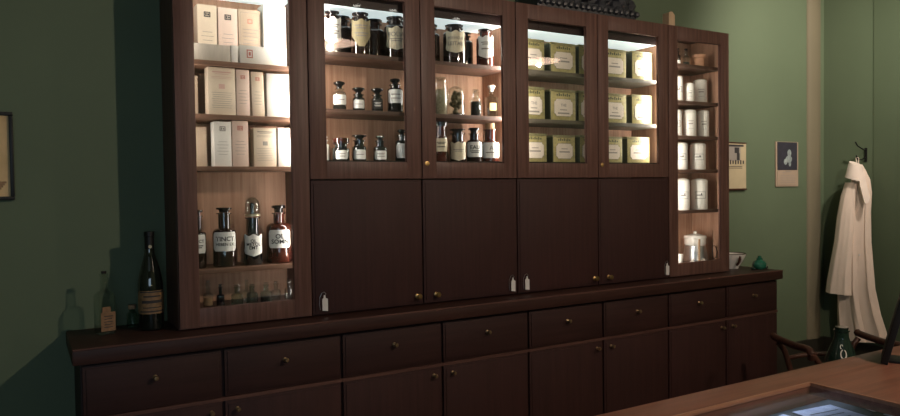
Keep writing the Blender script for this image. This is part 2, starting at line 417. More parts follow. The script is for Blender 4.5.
def strip(parent, x, z0, z1, aim, power, col=(1, .92, .82)):
    """slim LED profile on the cabinet side behind the stile, with its light"""
    s = 1 if aim > 0 else -1
    ledm = box('light_strip', M['steel'], min(x, x-s*.006), max(x, x-s*.006), .028, .044, z0, z1, parent)
    L = bpy.data.lights.new('strip_light', 'AREA'); L.shape = 'RECTANGLE'; L.size = .012; L.size_y = z1-z0
    L.energy = power; L.color = col
    o = bpy.data.objects.new('strip_light', L); COL.objects.link(o)
    o.location = (x+s*.002, .036, (z0+z1)/2)
    d = Vector((s*.86, .5, 0)).normalized()
    o.rotation_euler = d.to_track_quat('-Z', 'Y').to_euler()
    # keep the long side upright
    zax = -d; yax = Vector((0, 0, 1)); xax = yax.cross(zax)
    o.rotation_euler = Matrix((xax, yax, zax)).transposed().to_euler()
    return o

def carcass(parent, x0, x1, floors, dark_mid=None):
    mb = MB(); g = .001
    mb.box(x0+g, x0+.02, TH+.002, BK, ZB, ZT-.001); mb.box(x1-.02, x1-g, TH+.002, BK, ZB, ZT-.001)
    mb.box(x0+.02, x1-.02, TH+.002, BK, ZT-.02, ZT-.001)
    mb.box(x0+.02, x1-.02, TH+.002, BK, ZB, floors[0])
    for f in floors[1:]: mb.box(x0+.02, x1-.02, TH+.002, .288, f-.03, f)
    return mb

# left tall display cabinet
cab = thing('display_cabinet', 'tall glazed mahogany cabinet at left end filled with cartons and brown bottles', 'cabinet', ((G0+G1)/2, .15, ZB))
def rel(o, parent):            # children were built in world numbers: shift them under their thing
    o.parent = parent; o.location = o.location - parent.location
def adopt(parent, fn):
    before = set(COL.objects); fn()
    for o in set(COL.objects)-before:
        if o.parent is None and o.type == 'MESH':
            o.parent = parent; o.location = -parent.location
class _P: pass
LS = [2.072, 1.846, 1.626, 1.191]; LF = 1.018
def build_left():
    carcass(None, G0, G1, [LF]).build('carcass', M['frame_v'])
    box('back_panel', M['oak'], G0+.0205, G1-.0205, .2885, .2995, LF+.001, ZT-.021)
    box('ceiling_panel', M['white_panel'], G0+.0205, G1-.0205, .05, .2875, 2.390, 2.400)
    for z in LS: shelf(None, G0+.0205, G1-.0205, z, 'shelf')
    d = frame_door(None, G0, G1, ZB+.003, ZT)
adopt(cab, build_left)

def build_unit(x0, lamp_holes):
    x1 = x0+2*WU; xm = x0+WU
    mb = carcass(None, x0, x1, [ZB+.03, 1.655]); mb.build('carcass', M['carc'])
    box('back_panel', M['oak'], x0+.0205, x1-.0205, .2885, .2995, 1.656, ZT-.021)
    box('ceiling_panel', M['white_panel'], x0+.0225, x1-.0225, .062, .2875, 2.376, 2.386)
    box('fascia', M['carc'], x0+.0225, x1-.0225, .05, .0615, 2.372, 2.47)
    liners(x0, x1, 1.656, ZT-.021)
    for a, b, s in ((x0, xm, 1), (xm, x1, 0)):
        d = frame_door(None, a, b, ZM, ZT)
        if s == 0: keyhole(d, a+.028, ZM+.075)
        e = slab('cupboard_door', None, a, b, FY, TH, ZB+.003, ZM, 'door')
        knob(e, (b-.036) if s else (a+.069 if x0 < 2 else a+.071), FY, .997)
A0 = G1; B0 = G1+2*WU; R0 = G1+4*WU
cabA = thing('wall_cabinet', 'double wall cabinet with bottles behind glass above plain dark doors', 'cabinet', (A0+WU, .15, ZB))
def fA():
    build_unit(A0, 1)
    shelf(None, A0+.0225, B0-.0225, 2.157, 'shelfdk'); shelf(None, A0+.0225, B0-.0225, 1.893, 'shelfdk')
adopt(cabA, fA)
cabB = thing('wall_cabinet', 'double wall cabinet with yellow tins behind glass above plain dark doors', 'cabinet', (B0+WU, .15, ZB))
def fB():
    build_unit(B0, 0)
    shelf(None, B0+.0225, R0-.0225, 2.157, 'shelfgrey'); shelf(None, B0+.0225, R0-.0225, 1.891, 'shelfgrey')
adopt(cabB, fB)
cabR = thing('display_cabinet', 'narrow glazed mahogany cabinet at right end filled with white porcelain jars', 'cabinet', ((R0+G6)/2, .15, ZB))
RS = [2.278, 2.049, 1.830, 1.617, 1.359]; RF = 1.015
def fR():
    carcass(None, R0, G6, [RF]).build('carcass', M['frame_v'])
    box('back_panel', M['oak'], R0+.0205, G6-.0205, .2885, .2995, RF+.001, ZT-.021)
    liners(R0, G6, RF+.001, ZT-.021)
    for z in RS: shelf(None, R0+.0225, G6-.0225, z, 'shelfdk')
    d = frame_door(None, R0, G6, ZB+.003, ZT)
    for z in (2.30, 1.62, 1.15):
        MB().box(G6-.031, G6-.0224, .026, .045, z, z+.05, .002).build('hinge', M['brass'], d)
adopt(cabR, fR)

# worktop and base cabinets
D0, DW = .904, .5134; X9 = D0+8*DW
wt = MB().box(.877, 5.030, -.143, .300, .890, .950, .009).build('worktop', M['top'])
MB().tube([(.880, -.1405, .9475), (5.027, -.1405, .9475)], .0045, 8).build('worn_edge', M['rail'], wt)  # paler strip paints in the highlight along the front edge
tag(wt, 'long dark mahogany worktop under the row of wall cabinets', 'worktop')
BL = ['base cabinet with two drawers at the far left end below the clear bottle', 'second base cabinet from the left with two drawers and two doors',
      'third base cabinet from the left with two drawers and two doors', 'base cabinet at the right end below the white bowl and green glass']
for i in range(4):
    a = D0+2*i*DW; b = a+2*DW; m_ = a+DW
    bc = thing('base_cabinet', BL[i], 'cabinet', (m_, .1, 0), 0, 'base cabinets in a row')
    def fb():
        box('carcass', M['carc'], a+.0006, b-.0006, -.100, .298, .09, .8895)
        box('front_rail', M['rail'], a+.0006, b-.0006, -.1165, -.1003, .6692, .6838)  # paler strip paints in the light caught by the door tops
        box('plinth', M['carc'], a+.0006, b-.0006, -.06, .298, 0, .0895)
        for (p, q_, s) in ((a, m_, 0), (m_, b, 1)):
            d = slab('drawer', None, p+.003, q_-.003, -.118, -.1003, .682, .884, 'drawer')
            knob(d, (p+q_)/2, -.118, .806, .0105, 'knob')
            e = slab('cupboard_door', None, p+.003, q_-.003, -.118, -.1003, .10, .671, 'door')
            knob(e, q_-.050 if s == 0 else p+.053, -.118, .632, .0095, 'knob')
    adopt(bc, fb)

# white hang tags on the lower doors
TG = [(1.891, 'white plastic tag on a wire loop at the left edge of the first lower door'),
      (2.936, 'white plastic tag on the second lower door, left one of the middle pair'),
      (3.028, 'white plastic tag on the third lower door, right one of the middle pair'),
      (4.090, 'white plastic tag at the right edge of the fourth lower door near the jar cabinet')]
for x, lb in TG:
    t = thing('hang_tag', lb, 'tag', (x, -.0015, .975), 0, 'white tags on the lower doors')
    MB().prism([(-.004, 0), (.022, -.004), (.022, .052), (.012, .056), (.010, .070), (.004, .070), (.002, .056), (-.004, .052)], -.004, 0).build('tag_plate', M['tagw'], t, smooth=False)
    pts = [(.007+.016*math.cos(k/12*2*PI)-.004, -.003, .050+.034*math.sin(k/12*2*PI)) for k in range(3, 16)]
    pts = [(-.014, -.003, .004), (-.018, -.003, .03), (-.016, -.003, .06), (-.006, -.003, .08), (.006, -.003, .084), (.014, -.003, .074), (.008, -.003, .066)]
    MB().tube(pts, .0013, 6).build('wire_loop', M['steel'], t)

# ------------------------------------------------------------------ left cabinet: cartons
gC = 'cartons in the tall left cabinet'
z = LS[0]
carton('upright cream carton with dark emblem at far left of the top shelf', 1.408, 1.492, .175, .08, z, .262, 'carton', 'logo', group=gC, ink='ink')
carton('upright cream carton with dark emblem, second from left on the top shelf', 1.496, 1.582, .175, .08, z, .258, 'cartonp', 'logo', group=gC, ink='ink')
carton('darker beige printed carton third from left on the top shelf', 1.586, 1.690, .18, .08, z, .262, 'cartonb', 'dark', group=gC, ink='redink')
carton('tall brightly lit white carton at right end of the top shelf', 1.694, 1.800, .165, .09, z, .292, 'cartonw', None, group=gC)
carton('long grey beige carton lying flat at left on the top shelf', 1.365, 1.520, .065, .10, z, .071, 'cartong', None, group=gC)
carton('small white carton standing between the two lying cartons on the top shelf', 1.523, 1.552, .066, .08, z, .074, 'cartonw', None, group=gC)
carton('white carton with red emblem lying flat at right on the top shelf', 1.560, 1.768, .065, .10, z, .078, 'cartonw', 'side', group=gC)
z = LS[1]
carton('narrow tan carton half hidden at left end of the second shelf', 1.335, 1.398, .14, .09, z, .172, 'cartonb', None, group=gC)
carton('wide cream carton with rows of print on the second shelf', 1.424, 1.541, .075, .062, z, .203, 'carton', 'page', group=gC, ink='pinkink')
carton('slim pinkish carton with red emblem beside the wide printed carton', 1.543, 1.602, .075, .062, z, .199, 'cartonp', 'logo', group=gC)
carton('slim cream carton with red emblem leaning slightly on the second shelf', 1.611, 1.668, .075, .062, z, .194, 'carton', 'logo', tilt=-.02, group=gC)
carton('brightly lit white carton at right end of the second shelf', 1.676, 1.782, .075, .062, z, .192, 'cartonw', None, group=gC)
z = LS[2]
carton('brown beige carton at left end of the third shelf', 1.330, 1.426, .12, .09, z, .170, 'cartonb', None, group=gC)
carton('off white carton with grey emblem on the third shelf', 1.444, 1.519, .075, .062, z, .192, 'cartonw', 'logo', group=gC, ink='greyink')
carton('pinkish carton with red emblem on the third shelf', 1.521, 1.592, .075, .062, z, .198, 'cartonp', 'logo', group=gC)
carton('cream carton with printed text right of the gap on the third shelf', 1.614, 1.716, .075, .062, z, .170, 'carton', 'page', group=gC, ink='greyink')
carton('white carton at right end of the third shelf', 1.722, 1.786, .075, .062, z, .174, 'cartonw', None, group=gC)
# big brown bottles
gB = 'large apothecary bottles in the tall left cabinet'
z = LS[3]
bottle('apothecary_bottle', 'brown bottle half hidden by the door frame at left end of its shelf', 1.378, .13, z, .037, .25, group=gB, gm='amber', hb=.58, rn=.5, hs=.10, stop='disc', lab=(.26, .58, 1.0), txt=['TINCT', '='])
bottle('apothecary_bottle', 'dark brown bottle labelled TINCT with black flat stopper', 1.492, .13, z, .050, .258, group=gB, gm='amber', hb=.57, rn=.5, hs=.09, stop='disc', lab=(.27, .59, 1.1), txt=['TINCT', 'HEBEN EX'])
t = bottle('apothecary_bottle', 'black bottle with white shield label under a clear glass dome', 1.617, .13, z, .041, .215, group=gB, gm='black', hb=.58, rn=.62, hs=.02, stop=None, lab=(.24, .62, 1.15), txt=['OL', 'METOL', 'EMT'], shape='scroll')
MB().lathe([(0, .2155), (.034, .2155), (.034, .224), (.030, .226), (0, .226)]).build('ground_collar', M['pearl'], t)
MB().lathe([(.030, .2265), (.0305, .268)]+[(.0305*math.cos(a), .268+.032*math.sin(a)) for a in [k/8*PI/2 for k in range(1, 8)]]+[(0, .300)]).build('glass_dome', M['clear'], t)
MB().lathe([(0, .2265), (.010, .2265), (.008, .25), (.012, .265), (.006, .276), (0, .277)]).build('inner_stopper', M['stop'], t)
bottle('apothecary_bottle', 'reddish brown bottle with wide white label and flat stopper, right end of its shelf', 1.737, .135, z, .056, .262, group=gB, gm='red', hb=.60, rn=.42, hs=.13, stop='disc', lab=(.27, .58, .95), txt=['OL', 'SOMN'])
# small clear bottles
gS = 'small bottles on the floor of the tall left cabinet'
SB = [(1.411, .10, .021, .120, 'clear', 'tallest clear vial with tan label at left end of the cabinet floor', ('label',)),
      (1.465, .11, .017, .098, 'black', 'small dark bottle next to the tall vial', None),
      (1.534, .10, .026, .092, 'greenish', 'squat pale bottle third from left on the cabinet floor', None),
      (1.599, .10, .026, .090, 'greenish', 'squat pale bottle in the middle of the cabinet floor', None),
      (1.593, .165, .016, .102, 'clear', 'thin clear vial behind the middle squat bottle', None),
      (1.662, .10, .025, .092, 'greenish', 'squat pale bottle with dark contents right of the middle', None),
      (1.716, .13, .021, .090, 'clear', 'clear squat bottle second from right on the cabinet floor', None),
      (1.766, .10, .019, .104, 'clear', 'clear slim bottle at right end of the cabinet floor', None)]
for x, y, r, h, g, lb, la in SB:
    bottle('small_bottle', lb, x, y, LF, r, h, group=gS, gm=g, hb=.48, rn=.42, hs=.10, stop='knob', sm='clear' if g != 'black' else 'stop',
           lab=(.12, .40, .9) if la else None, lm='tanlab', fill=('seeds', .3) if 'dark contents' in lb else None)

# ------------------------------------------------------------------ bottles behind the first pair of glass doors
gT = 'wide dark bottles on the top shelf of the bottle cabinet'
z = 2.157
bottle('apothecary_bottle', 'dark bottle with white label at left end of the top bottle shelf', 2.012, .13, z, .043, .200, group=gT, gm='amber', hb=.66, rn=.6, hs=.10, stop='disc', lab=(.30, .82, 1.1), shape='scroll', txt=['=', '='], ink='greyink')
bottle('apothecary_bottle', 'dark bottle with yellowish pointed shield label', 2.155, .13, z, .051, .208, group=gT, gm='amber', hb=.72, rn=.6, hs=.10, stop='disc', lab=(.20, .80, 1.05), lm='ochre', shape='shield', txt=['=', '='], ink='greyink')
bottle('apothecary_bottle', 'dark unlabelled bottle behind the gap on the top bottle shelf', 2.262, .215, z, .056, .205, group=gT, gm='amber', hb=.68, rn=.6, hs=.10, stop='disc')
bottle('apothecary_bottle', 'dark bottle with cream ornate label at right edge of the first glass door', 2.340, .125, z, .055, .208, group=gT, gm='amber', hb=.72, rn=.6, hs=.10, stop='disc', lab=(.26, .72, 1.05), lm='cream', shape='scroll', txt=['FOLIA', '='], ink='greyink')
bottle('apothecary_bottle', 'dark unlabelled bottle behind the white and yellowish labels on the top shelf', 2.095, .225, z, .054, .205, group=gT, gm='amber', hb=.68, rn=.6, hs=.10, stop='disc')
bottle('apothecary_bottle', 'dark unlabelled bottle behind the cream label by the first door edge', 2.415, .225, z, .054, .205, group=gT, gm='amber', hb=.68, rn=.6, hs=.10, stop='disc')
bottle('apothecary_bottle', 'dark unlabelled bottle at left edge of the second glass door', 2.565, .185, z, .055, .205, group=gT, gm='amber', hb=.70, rn=.6, hs=.10, stop='disc')
bottle('apothecary_bottle', 'dark bottle with cream ornate label behind the second glass door', 2.683, .13, z, .060, .205, group=gT, gm='amber', hb=.74, rn=.6, hs=.08, stop='disc', lab=(.33, .80, .95), lm='cream', shape='scroll', txt=['PERVICUS', 'LEITAR'], ink='greyink')
bottle('apothecary_bottle', 'narrow dark bottle between the cream label and the red bottle', 2.800, .225, z, .050, .195, group=gT, gm='black', hb=.70, rn=.6, hs=.10, stop='disc')
bottle('apothecary_bottle', 'red bottle with bright white label at right end of the top bottle shelf', 2.868, .12, z, .047, .200, group=gT, gm='red', hb=.72, rn=.6, hs=.08, stop='disc', lab=(.28, .78, 1.0), shape='scroll', txt=['=', '-'], ink='greyink')
gM = 'small bottles on the middle shelf of the bottle cabinet'
z = 1.893
bottle('reagent_bottle', 'clear bottle with large white label and dark stopper, leftmost on the middle shelf', 2.033, .11, z, .032, .137, group=gM, gm='clear', hb=.56, rn=.56, hs=.27, stop='mush', lab=(.18, .52, 1.15), fill=('seeds', .17), txt=['-'], ink='greyink')
bottle('reagent_bottle', 'small dark bottle with white label, second on the middle shelf', 2.131, .11, z, .029, .115, group=gM, gm='black', hb=.50, rn=.70, hs=.31, stop='mush', lab=(.10, .45, 1.0), txt=['-'], ink='greyink')
bottle('reagent_bottle', 'small dark bottle with black and white striped label, third on the middle shelf', 2.228, .11, z, .028, .117, group=gM, gm='black', hb=.52, rn=.70, hs=.30, stop='mush', lab=(.12, .48, 1.0), lm='ink', txt=['=', '='], ink='label')
bottle('reagent_bottle', 'taller dark bottle with broad white label below the first glass door edge', 2.326, .11, z, .039, .168, group=gM, gm='black', hb=.64, rn=.58, hs=.18, stop='knob', lab=(.27, .66, 1.1), txt=['-', '-'], ink='greyink')
# second door, middle shelf: clear jars
t = bottle('specimen_jar', 'tall clear jar of pale grain at left edge of the second glass door', 2.588, .12, z, .036, .195, cat='jar', group=gM, gm='clear', hb=.72, rn=.75, hs=.10, stop='knob', sm='clear', fill=('grain', .66))
t = thing('dome_jar', 'clear glass dome over a brown dried plant clump', 'jar', (2.683, .125, z+.0004))
MB().lathe([(0, 0), (.048, 0), (.049, .006), (.046, .010), (0, .010)]).build('base_plate', M['stop'], t)
MB().lathe([(.046, .0104), (.046, .105)]+[(.046*math.cos(a), .105+.050*math.sin(a)) for a in [k/8*PI/2 for k in range(1, 8)]]+[(0, .155)]).build('glass_dome', M['clear'], t)
hb_ = MB(); rr = random.Random(3)
for k in range(26):
    a = rr.uniform(0, 2*PI); ra = rr.uniform(0, .020); zz = .02+rr.random()*.10; s_ = rr.uniform(.010, .018)
    hb_.lathe([(0, -s_), (s_*.7, -s_*.6), (s_, 0), (s_*.7, s_*.6), (0, s_)], c=(ra*math.cos(a), ra*math.sin(a), zz), n=7)
hb_.tube([(0, 0, .0105), (0, .004, .12)], .006).build('dried_plant', M['herbs'], t)
bottle('specimen_bottle', 'small clear bottle of dark seeds behind the second glass door', 2.804, .12, z, .029, .145, group=gM, gm='clear', hb=.60, rn=.55, hs=.10, stop='knob', sm='clear', fill=('seeds', .55))
t = thing('square_bottle', 'square clear bottle with yellow label and glass stopper', 'bottle', (2.905, .12, z+.0004), -.35)
MB().box(-.030, .030, -.030, .030, 0, .110, .006).build('body', M['clear'], t)
MB().lathe([(.016, .1105), (.013, .118), (.013, .132), (.018, .134), (.018, .138), (.012, .1385)]).build('neck', M['clear'], t)
MB().lathe([(0, .139), (.010, .139), (.010, .148), (.022, .166), (.018, .172), (0, .172)]).build('stopper', M['porc'], t)
box('label', M['yellow'], -.018, .018, -.0325, -.0308, .035, .075, t)
gL = 'bottles on the lowest shelf of the bottle cabinet'
z = 1.655
bottle('reagent_bottle', 'pale bottle half hidden behind the door frame at left end of the lowest shelf', 1.968, .15, z, .024, .118, group=gL, gm='porc', hb=.62, rn=.6, hs=.15, stop='knob', sm='porc')
bottle('reagent_bottle', 'wide dark bottle with red brown cap on the lowest bottle shelf', 2.036, .11, z, .040, .108, group=gL, gm='black', hb=.50, rn=.72, hs=.22, stop='cap', sm='red', lab=(.06, .45, .75), txt=['-', '-'], ink='greyink')
bottle('reagent_bottle', 'black bottle with mushroom stopper and small white label, left part of the lowest shelf', 2.130, .11, z, .034, .127, group=gL, gm='black', hb=.50, rn=.70, hs=.22, stop='mush', lab=(.06, .42, .95), txt=['-'], ink='greyink')
bottle('reagent_bottle', 'black bottle with white label, right part of the first door\'s lowest shelf', 2.240, .11, z, .034, .125, group=gL, gm='black', hb=.48, rn=.55, hs=.20, stop='knob', lab=(.06, .40, .95), txt=['=', '-'], ink='greyink')
bottle('reagent_bottle', 'black bottle partly hidden at right edge of the first glass door', 2.358, .11, z, .033, .158, group=gL, gm='black', hb=.58, rn=.55, hs=.18, stop='knob', lab=(.10, .55, 1.0), txt=None)
bottle('reagent_bottle', 'slim red brown bottle with cream label at left edge of the second door', 2.580, .11, z, .035, .203, group=gL, gm='red', hb=.60, rn=.72, hs=.10, stop='cap', sm='stop', lab=(.25, .58, 1.1), lm='cream', txt=['=', '-'], ink='ink')
bottle('reagent_bottle', 'brown bottle with beige ornate label on the lowest bottle shelf', 2.682, .11, z, .043, .170, group=gL, gm='amber', hb=.56, rn=.70, hs=.14, stop='disc', lab=(.10, .58, 1.1), lm='cream', shape='scroll', txt=['='], ink='greyink')
bottle('reagent_bottle', 'dark bottle with white label and black stopper beside the beige label', 2.784, .11, z, .042, .178, group=gL, gm='amber', hb=.56, rn=.55, hs=.16, stop='disc', lab=(.14, .58, 1.1), txt=['EAU', '='], ink='ink')
bottle('reagent_bottle', 'red brown bottle with cork and white label, rightmost of the lowest bottle shelf', 2.886, .11, z, .047, .205, group=gL, gm='red', hb=.48, rn=.62, hs=.16, stop='cork', sm='cork', lab=(.10, .50, 1.15), txt=['A', '-'], ink='greyink')

# ------------------------------------------------------------------ tins
def notched(w, h, n=.16):
    P = []; a = n*min(w, h)
    for (sx, sz) in ((1, 1), (-1, 1), (-1, -1), (1, -1)):
        cx, cz = sx*(w/2-a*.2), sz*(h/2-a*.2)
        pts = [(sx*w/2, sz*(h/2-a)), (sx*(w/2-a*.55), sz*(h/2-a*.75)), (sx*(w/2-a*.75), sz*(h/2-a*.55)), (sx*(w/2-a), sz*h/2)]
        P += pts if sx*sz > 0 else pts[::-1]
    return P
def tin(label, x0, x1, y0, z, h, rz=0, text=('=',), m='gold'):
    w = x1-x0-.004; d = .125
    t = thing('tea_tin', label, 'tin', ((x0+x1)/2, y0, z+.0004), rz, 'yellow tins in the wall cabinet')
    b = MB().box(-w/2, w/2, 0, d, 0, h*.93, .004).build('body', M['tinside'], t)
    f_ = MB().box(-w/2+.003, w/2-.003, -.0005, .004, .004, h*.925, .0004).build('printed_front', M[m], t)
    MB().box(-w/2-.0005, w/2+.0005, -.0005, d+.0005, h*.932, h, .005).build('lid', M['goldlid'], t)
    su = lambda u, v: Vector((u, -.0009, v))
    marks([('b', w*x, h*(.82+.012*k), w*.05, h*(.06+.03*k)) for x, k in ((-.24, 0), (-.16, 1), (-.08, 0), (0, 1), (.08, 0), (.16, 1), (.24, 0))]+[('b', 0, h*.905, w*.7, h*.012)], su).build('ornament', M['tinside'], f_, smooth=False)
    L = MB().prism([(x, zz+h*.42) for x, zz in notched(w*.72+.003, h*.54+.003)], -.0014, -.0006).build('label_border', M['tinside'], t, smooth=False)
    L2 = MB().prism([(x, zz+h*.42) for x, zz in notched(w*.72, h*.54)], -.0024, -.0015).build('label', M['tinlabel'], t, smooth=False)
    it = []
    for i, s_ in enumerate(text):
        zz = h*(.42+.08-.15*i)
        if s_ == '=': it += [('b', 0, zz, w*.28, h*.03), ('b', 0, zz-h*.11, w*.46, h*.05)]
        else:
            a = text_polys(s_)[2]; hg = min(h*.09, w*.5/a); it.append(('t', s_, 0, zz, hg*a, hg))
    marks(it, lambda u, v: Vector((u, -.0028, v))).build('lettering', M['greyink'], L2, smooth=False)
    return t
col = [(3.085, 3.245), (3.283, 3.470), (3.488, 3.645), (3.668, 3.862), (3.905, 4.080)]
pos = ['leftmost', 'second from left', 'middle', 'second from right', 'rightmost']
for zi, (z, hh, rw) in enumerate([(2.157, .176, 'top'), (1.891, .180, 'middle'), (1.655, .160, 'bottom')]):
    for ci, (a, b) in enumerate(col):
        if zi == 2:
            a, b = [(3.085, 3.255), (3.300, 3.468), (3.492, 3.640), (3.660, 3.826), (3.868, 4.062)][ci]
        tin(('%s yellow tin on the %s shelf behind the tin cabinet glass' % (pos[ci], rw)), a, b, .09+.004*((ci*zi) % 3), z, hh-.004*(ci % 2),
            0, text=('THE', 'CLARK')[:1]+('=',) if zi == 1 else ('=',))

# ------------------------------------------------------------------ porcelain jars
def jar(label, x, y, z, r, h, mk=1, dome=False):
    t = thing('porcelain_jar', label, 'jar', (x, y, z+.0004), face_cam(x, y, .8), 'white porcelain jars in the right cabinet')
    hb = h*.86
    MB().lathe([(0, 0), (r*.95, 0), (r, .004), (r, hb-.004), (r*.97, hb), (0, hb)], n=28).build('body', M['porc'], t)
    MB().lathe([(0, hb+.0005), (r*1.01, hb+.0005), (r*1.01, hb+h*.05), (r*.85, hb+h*.10), (r*.3, hb+h*.135), (0, h)], n=28).build('lid', M['porc'], t)
    if mk == 1:
        it = [('f', 0, h*.46, r*1.3, h*.22, .002), ('b', -r*.12, h*.46, r*.7, h*.03), ('b', r*.1, h*.49, r*.12, h*.08)]
    else:
        it = [('b', 0, h*.56, r*.9, h*.025), ('b', 0, h*.46, r*.7, h*.045), ('b', 0, h*.28, r*.8, h*.012)]
    marks(it, wrap(r, off=.0008)).build('lettering', M['ink' if mk == 1 else 'greyink'], t, smooth=False)
z = RS[1]
jar('white jar half hidden by the frame at left of the second jar shelf', 4.340, .12, z, .030, .165)
jar('shorter white jar in the middle of the second jar shelf', 4.432, .11, z, .031, .125, 2)
jar('taller white jar at right of the second jar shelf', 4.580, .15, z, .045, .163, 2)
z = RS[2]
jar('white jar half hidden by the frame at left of the third jar shelf', 4.330, .13, z, .036, .172)
jar('white jar with printed lines in the middle of the third jar shelf', 4.444, .12, z, .042, .176, 2)
jar('white jar with printed lines at right of the third jar shelf', 4.572, .12, z, .038, .178, 2)
z = RS[3]
jar('white jar with boxed mark at left of the fourth jar shelf', 4.365, .12, z, .039, .177)
jar('broad white jar with boxed mark at right of the fourth jar shelf', 4.520, .12, z, .050, .177)
z = RS[4]
jar('tall white jar with boxed mark at left of the fifth jar shelf', 4.378, .12, z, .043, .205)
jar('tall white jar with boxed mark at right of the fifth jar shelf', 4.532, .12, z, .053, .203)
z = RS[0]
gV = 'small vessels on the top shelf of the jar cabinet'
bottle('small_bottle', 'small dark bottle at left of the top jar shelf', 4.345, .13, z, .020, .112, group=gV, gm='amber', hb=.55, rn=.5, hs=.15, stop='knob', lab=(.1, .3, .9))
bottle('small_bottle', 'small grey clear bottle left of the terracotta pot', 4.425, .13, z, .023, .115, group=gV, gm='clear', hb=.5, rn=.45, hs=.12, stop='knob', sm='stop', fill=('seeds', .25))
tp = MB().lathe([(0, 0), (.028, 0), (.034, .062), (.038, .064), (.039, .084), (.034, .084), (.030, .03), (0, .028)]).build('terracotta_pot', M['terra'], None, (4.535, .12, z+.0004))
tag(tp, 'small terracotta pot on the top shelf of the jar cabinet', 'pot')
# bottom of the right cabinet
z = RF+.0004
t = thing('lidded_crock', 'white lidded crock set on a ribbed metal warmer in the jar cabinet', 'pot', (4.545, .165, z))
MB().lathe([(0, 0), (.080, 0), (.082, .01), (.078, .02), (.076, .05), (.070, .08), (.066, .105), (0, .105)]).build('warmer', M['steel'], t)
MB().lathe([(0, .1055), (.062, .1055), (.070, .115), (.070, .150), (.074, .153), (.074, .160), (0, .160)]).build('crock_body', M['porc'], t)
MB().lathe([(0, .1605), (.072, .1605), (.070, .170), (.02, .182), (.010, .184), (.012, .196), (0, .199)]).build('lid', M['porc'], t)
t = thing('porcelain_cup', 'small white cup at front left of the jar cabinet floor', 'cup', (4.300, .085, z), .3)
MB().lathe([(0, 0), (.022, 0), (.027, .06), (.0275, .066), (.024, .066), (.020, .01), (0, .008)]).build('cup_body', M['porc'], t)
marks([('b', 0, .036, .016, .006)], wrap(.026)).build('lettering', M['greyink'], t, smooth=False)
t = thing('brass_stand', 'slim brown rod on a small foot in front of the crock', 'stand', (4.462, .062, z))
MB().lathe([(0, 0), (.018, 0), (.018, .005), (.008, .01), (.006, .012), (0, .012)]).build('foot', M['brass'], t)
MB().tube([(0, 0, .0125), (0, 0, .155)], .006).build('rod', M['cork'], t)
t = thing('wire_whisk_stand', 'dark wire coil stand at right of the crock', 'stand', (4.606, .062, z))
MB().tube([(0, 0, .003)]+[(.022*math.sin(k/14*2*PI), .004*math.cos(k*.9), .062+.045*-math.cos(k/14*2*PI)) for k in range(15)], .0025, 7).build('wire_ring', M['iron'], t)
MB().lathe([(0, 0), (.020, 0), (.018, .006), (0, .007)]).build('foot', M['iron'], t)
for i, (x, lb) in enumerate([(4.405, 'small white porcelain weight left of the brown rod'), (4.512, 'small white porcelain weight right of the brown rod')]):
    o = MB().lathe([(0, 0), (.016, 0), (.016, .016), (.006, .020), (.008, .028), (0, .030)]).build('porcelain_weight', M['porc'], None, (x, .07, z))
    tag(o, lb, 'weight', 'small porcelain weights')

# ------------------------------------------------------------------ things on the worktop and on the cabinets
zw = .9504
t = thing('liqueur_bottle', 'clear square bottle with orange label at left end of the worktop', 'bottle', (1.012, .135, zw), .28)
MB().loft([[Vector((x*s_, y*s_, zz)) for x, y in [(.032, .026), (.026, .032), (-.026, .032), (-.032, .026), (-.032, -.026), (-.026, -.032), (.026, -.032), (.032, -.026)]] for zz, s_ in ((0, .95), (.005, 1), (.150, 1), (.164, .88), (.174, .5), (.178, .40), (.232, .36), (.233, .44), (.243, .44))]).build('body', M['clear'], t)
MB().lathe([(0, .2435), (.010, .2435), (.011, .254), (0, .256)]).build('stopper', M['stop'], t)
L = box('label', M['orange'], -.028, .028, -.0345, -.0328, .014, .090, t)
box('upper_label', M['orange'], -.022, .010, -.0345, -.0328, .0905, .112, t)
marks([('b', 0, .03+.011*k, .036-.006*(k % 2), .003) for k in range(5)], lambda u, v: Vector((u, -.0349, v))).build('lettering', M['ink'], L, smooth=False)
t = thing('wine_bottle', 'tall dark wine bottle with tan label on the worktop beside the tall cabinet', 'bottle', (1.185, .125, zw), 0)
MB().lathe([(0, .004), (.030, .0), (.046, .003), (.049, .010), (.049, .190), (.046, .215), (.037, .255), (.024, .300), (.0185, .33), (.0172, .385), (.019, .387), (.019, .397), (.016, .398), (.015, .405), (0, .405)], n=32).build('body', M['winegl'], t)
MB().lathe([(.0188, .335), (.0185, .386), (.0205, .388), (.0205, .4065), (0, .4068)], n=24).build('foil_capsule', M['iron'], t)
MB().lathe([(0, 0), (.007, 0), (.007, .0012), (0, .0012)]).map(lambda c: Vector((c.x, -.0192-c.z, .345+c.y))).build('foil_seal', M['pearl'], t)
L = lab_patch(.049, .070, .165, 1.40).build('label', M['tanlab'], t)
marks([('b', 0, .080, .10, .006), ('b', 0, .160, .10, .005), ('b', 0, .142, .07, .006), ('b', 0, .120, .085, .012), ('b', 0, .096, .075, .004)], wrap(.049)).build('lettering', M['ink'], L, smooth=False)
t = thing('green_vial', 'short dark green glass jar standing behind the wine bottle', 'jar', (1.125, .235, zw))
MB().lathe([(0, 0), (.020, 0), (.022, .004), (.022, .055), (.012, .065), (.012, .075), (0, .075)]).build('body', M['greenish'], t)
MB().lathe([(0, .0755), (.015, .0755), (.015, .092), (0, .094)]).build('stopper', M['cork'], t)

